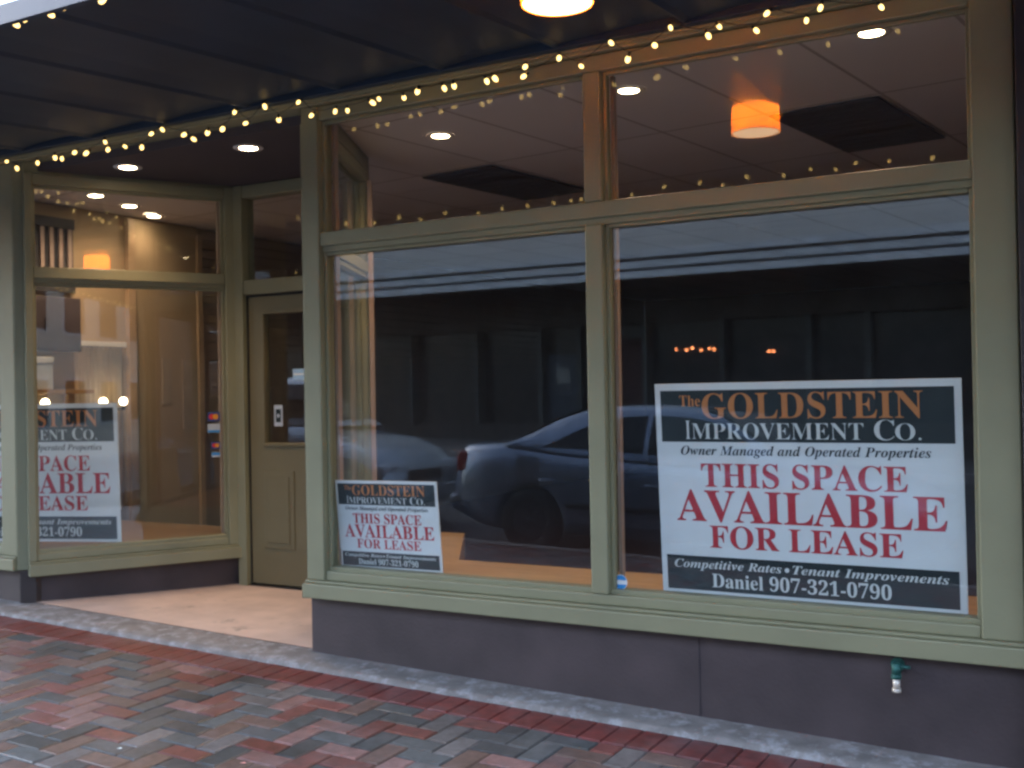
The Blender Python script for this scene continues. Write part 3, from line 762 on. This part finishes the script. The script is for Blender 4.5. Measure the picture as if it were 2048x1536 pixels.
# ------------------------------------------------------------------ cars parked at the kerb (seen mirrored in the glass)
def paint(name, c):
    return mat(name, c, .30, .6, var=.05, coat=1.0)
TYRE = mat('tyre_rubber', (.02, .02, .02), .8); RIM = mat('alloy_rim', (.10, .10, .11), .4, .7); CGL = mat('dark_car_glass', (.008, .010, .012), .08, spec=.28)
LAMP = mat('red_lamp_lens', (.35, .01, .01), .15, coat=1.); HLAMP = mat('clear_lamp_lens', (.55, .57, .6), .12, coat=1.); TRIMB = mat('black_car_trim', (.02, .02, .022), .5)
def interp(tab, s):
    for (a, va), (b, vb) in zip(tab, tab[1:]):
        if s <= b:
            t = (s - a) / (b - a); t = t * t * (3 - 2 * t) if b - a > .5 and False else t
            return va + (vb - va) * t
    return tab[-1][1]
def make_car(body_mat, L, W, deck, belt, roofp, cab, wheels, wr, nm='parked_car', rake=0.):
    """deck: height of the lower body along its length (0 = rear); roofp: roof profile points of the cabin"""
    root = empty(nm)
    bm = bmesh.new(); n = 56; rings = []
    for i in range(n + 1):
        s = L * i / n
        zt = interp(deck, s)
        e = min(s, L - s); k = 1 - .16 * max(0, 1 - e / .55) ** 2 - .02
        hw = W / 2 * k
        zb = .20 + .10 * max(0, 1 - e / .35) ** 1.5
        q = [(0, zb), (hw * .80, zb), (hw * .95, zb + .05), (hw * .985, zb + .16), (hw, min(.50, zt - .2)), (hw * .985, min(.66, zt - .12)), (hw * .955, zt - .06), (hw * .90, zt - .015), (hw * .78, zt), (hw * .4, zt + .018), (0, zt + .024)]
        ring = q + [(-a, b) for a, b in q[-2:0:-1]]
        rings.append([bm.verts.new((s + (.05 * (1 - abs(b - .5) / .5) * (-1 if s < .01 else 1 if s > L - .01 else 0)), a, b)) for a, b in ring])
    for a, b in zip(rings, rings[1:]):
        m = len(a)
        for k in range(m): bm.faces.new((a[k], a[(k + 1) % m], b[(k + 1) % m], b[k]))
    bm.faces.new(rings[0]); bm.faces.new(rings[-1][::-1])
    bmesh.ops.recalc_face_normals(bm, faces=bm.faces)
    body = link('body', bm, [body_mat, BLACK], root, smooth=True)
    cut = bmesh.new()
    for wx in wheels: cyl(cut, (0, 0, 0), wr + .065, W * 2, 40, M=Matrix.Translation((wx, 0, wr)) @ Matrix.Rotation(R(90), 4, 'X'))
    cme = bpy.data.meshes.new('cut'); cut.to_mesh(cme); cut.free(); co = bpy.data.objects.new('cut', cme); COL.objects.link(co)
    md = body.modifiers.new('b', 'BOOLEAN'); md.object = co; md.operation = 'DIFFERENCE'; md.solver = 'EXACT'
    dg = bpy.context.evaluated_depsgraph_get(); me = bpy.data.meshes.new_from_object(body.evaluated_get(dg)); body.modifiers.clear(); body.data = me
    bpy.data.objects.remove(co)
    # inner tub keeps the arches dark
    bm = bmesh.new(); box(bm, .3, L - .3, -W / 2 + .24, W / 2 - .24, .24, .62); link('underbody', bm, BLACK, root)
    # cabin
    bm = bmesh.new(); rings = []
    wt, wb = cab
    for s, z in roofp:
        zb = interp(deck, s) - .02
        t = (z - zb) / max(.01, max(q[1] for q in roofp) - zb)
        hb = W / 2 * wb; ht = W / 2 * (wb + (wt - wb) * t)
        q = [(hb, zb), ((hb + ht) / 2 + .012, (zb + z) / 2), (ht, z - .05 * t), (ht - .07 * t, z - .008), (ht * .45, z + .012), (0, z + .016)]
        ring = q + [(-a, b) for a, b in q[-2::-1]]
        rings.append([bm.verts.new((s, a, b)) for a, b in ring])
    for a, b in zip(rings, rings[1:]):
        for k in range(len(a) - 1): bm.faces.new((a[k], a[k + 1], b[k + 1], b[k]))
    bmesh.ops.recalc_face_normals(bm, faces=bm.faces)
    link('roof', bm, body_mat, root, smooth=True)
    def surf(s, t, side):         # point on the cabin side, t = 0 belt .. 1 roof
        z = interp(roofp, s); zb = interp(deck, s) - .02
        tt = (z - zb) / max(.01, max(q[1] for q in roofp) - zb)
        hb = W / 2 * wb; ht = W / 2 * (wb + (wt - wb) * tt)
        P0 = Vector((s, hb, zb)); P1 = Vector((s, (hb + ht) / 2 + .012, (zb + z) / 2)); P2 = Vector((s, ht, z - .05 * tt))
        p = P0.lerp(P1, t * 2) if t < .5 else P1.lerp(P2, t * 2 - 1)
        return Vector((p.x, (p.y + .006) * side, p.z))
    s0_, s1_ = [q for q in belt][0], belt[-1]
    for side in (1, -1):
        for (a, b) in zip(belt, belt[1:]):
            bm = bmesh.new(); nn = 10; col = []
            for i in range(nn + 1):
                first = a == belt[0]
                s = a + .025 + (b - a - .05) * i / nn
                top = .93
                if first and rake:
                    zb = interp(deck, s) - .02
                    top = max(.15, min(.93, (interp(roofp, max(roofp[0][0], s - rake)) - .03 - zb) / (interp(roofp, s) - zb)))
                col.append([bm.verts.new(surf(s, .14 + (top - .14) * j / 4, side)) for j in range(5)])
            for c0, c1_ in zip(col, col[1:]):
                for j in range(4): bm.faces.new((c0[j], c1_[j], c1_[j + 1], c0[j + 1]))
            link('side_window', bm, CGL, root, smooth=True)
    # front and rear screens
    for (sa, sb) in (roofp_screen(roofp)):
        bm = bmesh.new(); rows = []
        for i in range(7):
            s = sa + (sb - sa) * i / 6; z = interp(roofp, s); zb = interp(deck, s) - .02
            tt = (z - zb) / max(.01, max(q[1] for q in roofp) - zb); ht = W / 2 * (wb + (wt - wb) * tt) - .07 * tt - .05
            rows.append([bm.verts.new((s, ht * c, z + .022)) for c in (-1, -.5, 0, .5, 1)])
        for a, b in zip(rows, rows[1:]):
            for j in range(4): bm.faces.new((a[j], a[j + 1], b[j + 1], b[j]))
        link('windscreen', bm, CGL, root, smooth=True)
    for wx in wheels:
        for side in (1, -1):
            Mw = Matrix.Translation((wx, side * (W / 2 - .125), wr)) @ Matrix.Rotation(R(90), 4, 'X')
            bm = bmesh.new(); prof = [(wr * .62, -.09), (wr * .93, -.095), (wr, -.07), (wr, .07), (wr * .93, .095), (wr * .62, .09)]
            nn = 32; rg = [[bm.verts.new(Mw @ Vector((a * math.cos(2 * math.pi * k / nn), a * math.sin(2 * math.pi * k / nn), b))) for k in range(nn)] for a, b in prof]
            for a, b in zip(rg, rg[1:] + rg[:1]):
                for k in range(nn): bm.faces.new((a[k], a[(k + 1) % nn], b[(k + 1) % nn], b[k])).smooth = True
            bmesh.ops.recalc_face_normals(bm, faces=bm.faces)
            wh = link('wheel', bm, TYRE, root)
            bm = bmesh.new(); cyl(bm, (0, 0, 0), wr * .62, .12, 32, M=Mw)
            for k in range(7):
                Mk = Mw @ Matrix.Rotation(2 * math.pi * k / 7, 4, 'Z'); box(bm, .03, wr * .6, -.02, .02, -.075, .075, Mk)
            cyl(bm, (0, 0, 0), .05, .17, 16, M=Mw); link('rim', bm, RIM, wh)
    for side in (1, -1):
        y1 = side * W / 2 * .80
        bm = bmesh.new(); z = interp(deck, .1); box(bm, -.012, .20, min(y1, y1 * 1.06) if side > 0 else y1 * 1.06, max(y1, y1 * 1.06) if side > 0 else y1, z - .27, z - .06, None, .03)
        box(bm, -.02, .03, *sorted((side * W / 2 * .50, side * W / 2 * .80)), z - .25, z - .08, None, .01)
        link('tail_lamp', bm, LAMP, root, smooth=True)
        bm = bmesh.new(); z = interp(deck, L - .15); box(bm, L - .22, L + .005, *sorted((side * W / 2 * .50, side * W / 2 * .84)), z - .20, z - .05, None, .03)
        link('headlight', bm, HLAMP, root, smooth=True)
        bm = bmesh.new(); ym = side * (W / 2 + .06); xm = belt[-1] - .12; box(bm, xm - .05, xm + .06, ym - .09, ym + .09, interp(deck, xm) + .03, interp(deck, xm) + .16, None, .03); link('mirror', bm, body_mat, root, smooth=True)
        for (a, b) in zip(belt, belt[1:]):
            bm = bmesh.new(); box(bm, a + .03, a + .20, *sorted((side * (W / 2 - .005), side * (W / 2 + .015))), .70, .735, None, .008); link('door_handle', bm, body_mat, root, smooth=True)
        bm = bmesh.new(); box(bm, wheels[0] + wr + .1, wheels[1] - wr - .1, *sorted((side * (W / 2 - .03), side * (W / 2 + .006))), .47, .52, None, .006); link('side_moulding', bm, TRIMB, root)
    bm = bmesh.new(); box(bm, -.09, .05, -W / 2 * .84, W / 2 * .84, .36, .52, None, .03); box(bm, L - .05, L + .09, -W / 2 * .84, W / 2 * .84, .32, .50, None, .03); link('bumper', bm, body_mat, root, smooth=True)
    bm = bmesh.new(); box(bm, L - .02, L + .052, -.32, .32, .56, .68, None, .01); link('grille', bm, TRIMB, root)
    return root
def roofp_screen(rp):
    mx = max(z for _, z in rp); top = [s for s, z in rp if z > mx - .05]
    return ((rp[0][0] + .10, top[0] - .06), (top[-1] + .06, rp[-1][0] - .10))
PA = paint('silver_blue_car_paint', (.19, .25, .35))
sedan = make_car(PA, 4.55, 1.74, [(0, .95), (.07, 1.02), (.65, 1.05), (1.2, 1.0), (2.2, .95), (3.3, .93), (4.1, .82), (4.45, .70), (4.55, .62)],
                 [.98, 2.06, 3.02], [(.60, 1.04), (.86, 1.17), (1.12, 1.31), (1.38, 1.395), (1.65, 1.425), (2.1, 1.435), (2.45, 1.42), (2.7, 1.37), (3.0, 1.20), (3.42, .93)], (.70, .93), (.88, 3.55), .31, rake=.36)
SL = math.atan(.0288)
def on_road(o, xr, yc):
    o.location = (xr, yc, g(xr, KY) - .135); o.rotation_euler = (0, SL, 0)
on_road(sedan, -6.0, -.95)
tag(sedan, 'silver blue sedan parked at the kerb, mirrored in the big panes', 'car', 'cars parked along the kerb')
PB = paint('pale_grey_car_paint', (.34, .40, .46))
suv = make_car(PB, 4.5, 1.80, [(0, 1.0), (.2, 1.04), (2.5, 1.04), (3.3, 1.06), (3.9, .99), (4.25, .88), (4.45, .74), (4.5, .66)],
               [.35, 1.5, 2.85], [(.02, 1.06), (.15, 1.40), (.35, 1.60), (.8, 1.66), (2.0, 1.67), (2.4, 1.62), (2.75, 1.45), (3.35, 1.10)], (.78, .94), (.9, 3.6), .35)
on_road(suv, -6.95 - 4.5, -.98)
tag(suv, 'pale grey high car parked behind the sedan, its bonnet mirrored above the small lease sign', 'car', 'cars parked along the kerb')

# ------------------------------------------------------------------ buildings across the street (mirrored in the glass)
opp = empty('arcade_building', (-8, -14, 0)); tag(opp, 'pale building across the street with a banded canopy, mirrored in the panes', 'building')
def op(name, bm, m, parent=None):
    bmesh.ops.transform(bm, matrix=Matrix.Translation((8, 14, 0)), verts=bm.verts); return link(name, bm, m, parent or opp)
OX0, OX1 = -34., 10.
PALEW = mat('pale_grey_render', (.56, .55, .54), .8, var=.08, scale=.6, stain=((.36, .35, .34), 1.3, .62))
BAND = mat('weathered_white_fascia', (.58, .60, .64), .6, var=.2, scale=5, stain=((.30, .30, .31), 7, .56))
DARKO = mat('dark_storefront', (.035, .03, .03), .7, var=.2)
bm = bmesh.new(); box(bm, OX0, OX1, -22, -12.4, 4.3, 9.5); op('upper_wall', bm, PALEW)
for i in range(11):
    x = OX0 + 2.4 + i * 4.; fb_ = bmesh.new(); box(fb_, x - .75, x + .75, -12.42, -12.36, 6.3, 8.2); wv = op('window', fb_, BAND)
    pb_ = bmesh.new(); box(pb_, x - .66, x + .66, -12.355, -12.34, 6.4, 8.1); op('pane', pb_, CGL, wv)
bm = bmesh.new(); box(bm, OX0, OX1, -14.4, -11.1, 3.72, 4.05); op('canopy_deck', bm, DARKO)
bm = bmesh.new()
box(bm, OX0, OX1, -11.1, -10.98, 4.03, 4.17, None, .01); box(bm, OX0, OX1, -11.1, -11.03, 3.83, 3.97, None, .01); box(bm, OX0, OX1, -11.1, -11.02, 3.63, 3.77, None, .01)
op('fascia', bm, BAND)
bm = bmesh.new(); box(bm, OX0, OX1, -11.1, -11.07, 3.64, 4.1); op('fascia_backing', bm, BLACK)
bm = bmesh.new(); box(bm, OX0, OX1, -14.6, -14.2, 2.95, 3.72); op('bulkhead', bm, mat('dim_bulkhead', (.07, .06, .055), .8))
bm = bmesh.new(); box(bm, OX0, OX1, -14.4, -14.2, -.6, .62); op('stall_riser', bm, DARKO)
bm = bmesh.new(); box(bm, OX0, OX1, -14.6, -14.5, .62, 2.95); op('shop_glass', bm, mat('dim_shop_glass', (.02, .022, .025), .25, spec=.25))
for x in (-33.9, -30, -26, -22, -19, -16.3, -14.3, -12.5, -11.45, -9.77, -7.94, -6.03, -4.81, -2.6, 0, 3, 6.5, 9.9):
    bm = bmesh.new(); box(bm, x - .06, x + .06, -14.5, -14.15, .62, 2.95, None, .005); op('shop_post', bm, mat('grey_post_paint', (.06, .07, .07), .6))
bm = bmesh.new(); box(bm, -12.42, -11.51, -14.5, -14.42, -.3, 2.3, None, .004); dd = op('door', bm, mat('blue_grey_door', (.05, .07, .10), .5))
bm = bmesh.new(); box(bm, -12.2, -11.8, -14.41, -14.40, 1.6, 1.98); op('notice', bm, mat('notice_paper', (.32, .33, .33), .7), dd)
bm = bmesh.new(); box(bm, -11.4, -9.85, -14.49, -14.45, -.3, 2.6); op('brick_panel', bm, mat('dark_red_panel', (.07, .025, .022), .8))
# a few lit lamps inside the far shop
for k, (x, z) in enumerate(((-9.1, 2.32), (-8.85, 2.30), (-8.7, 2.33), (-8.5, 2.28), (-8.3, 2.31), (-8.2, 2.29), (-6.95, 2.2), (-6.85, 2.2))):
    bm = bmesh.new(); t = bmesh.new(); bmesh.ops.create_uvsphere(t, u_segments=10, v_segments=6, radius=.03); join(bm, t)
    o = link('far_bulb', bm, emit('far_bulb_glow', (1, .3, .1), 5), loc=(x, -14.40, z)); tag(o, 'tiny red orange lamps hanging in the shop across the street', 'lamp', 'tiny lamps in the shop across the street')
# neighbour along this side and a block down the street
nb = empty('neighbour_building', (6, 6, 0)); tag(nb, 'neighbouring pale shop building to the right of the dark pilaster', 'building')
bm = bmesh.new(); box(bm, -5.64, 16, -1.4, 4, -1.2, 5); link('wall', bm, mat('neighbour_render', (.36, .32, .27), .8), nb)
for i in range(4):
    bm = bmesh.new(); box(bm, -4.8 + i * 4.6, -1.4 + i * 4.6, -1.44, -1.38, .3, 2.6); wv = link('window', bm, GREEN, nb)
    bm = bmesh.new(); box(bm, -4.7 + i * 4.6, -1.5 + i * 4.6, -1.46, -1.45, .4, 2.5); link('pane', bm, CGL, wv)
nl = empty('corner_building', (-9.9, 6, 0)); tag(nl, 'dark neighbouring building past the left window', 'building')
bm = bmesh.new(); box(bm, -16, -.0, -1.4, 4, -.6, 3.35); link('wall', bm, mat('neighbour_dark_render', (.2, .19, .18), .8), nl)
bm = bmesh.new(); box(bm, -8, -2, -1.44, -1.41, .8, 2.7); link('window', bm, CGL, nl)
far = empty('street_end_building', (34, -16, 0)); tag(far, 'cream building farther down the street on the right', 'building')
bm = bmesh.new(); box(bm, -16, 16, -8, 4, -2.5, 8); link('wall', bm, mat('cream_render', (.5, .45, .38), .8), far)
for i in range(7):
    for z in (.2, 4.4):
        bm = bmesh.new(); box(bm, -15 + i * 4.4, -12.4 + i * 4.4, 4.01, 4.05, z, z + 2.2); wv = link('window', bm, BAND, far)
        bm = bmesh.new(); box(bm, -14.9 + i * 4.4, -12.5 + i * 4.4, 4.06, 4.07, z + .1, z + 2.1); link('pane', bm, CGL, wv)

sb_ = empty('added_street_end_block', (75, 0, 0)); tag(sb_, 'dark block added at the street end to hold back bright sky in the reflection', 'building')  # added only to block the bright street gap mirrored in the angled window
bm = bmesh.new(); box(bm, -5, 5, -30, 30, -5, 12); link('wall', bm, mat('dark_red_blocker_wall', (.14, .09, .075), .9, var=.2, scale=1.5), sb_)
for i in range(9):
    for z in (-1, 4, 8):
        bm = bmesh.new(); box(bm, -5.06, -5.01, -27 + i * 6.2, -24.8 + i * 6.2, z, z + 2.4); wv = link('window', bm, BAND, sb_)
        bm = bmesh.new(); box(bm, -5.09, -5.07, -26.85 + i * 6.2, -24.95 + i * 6.2, z + .1, z + 2.3); link('pane', bm, CGL, wv)
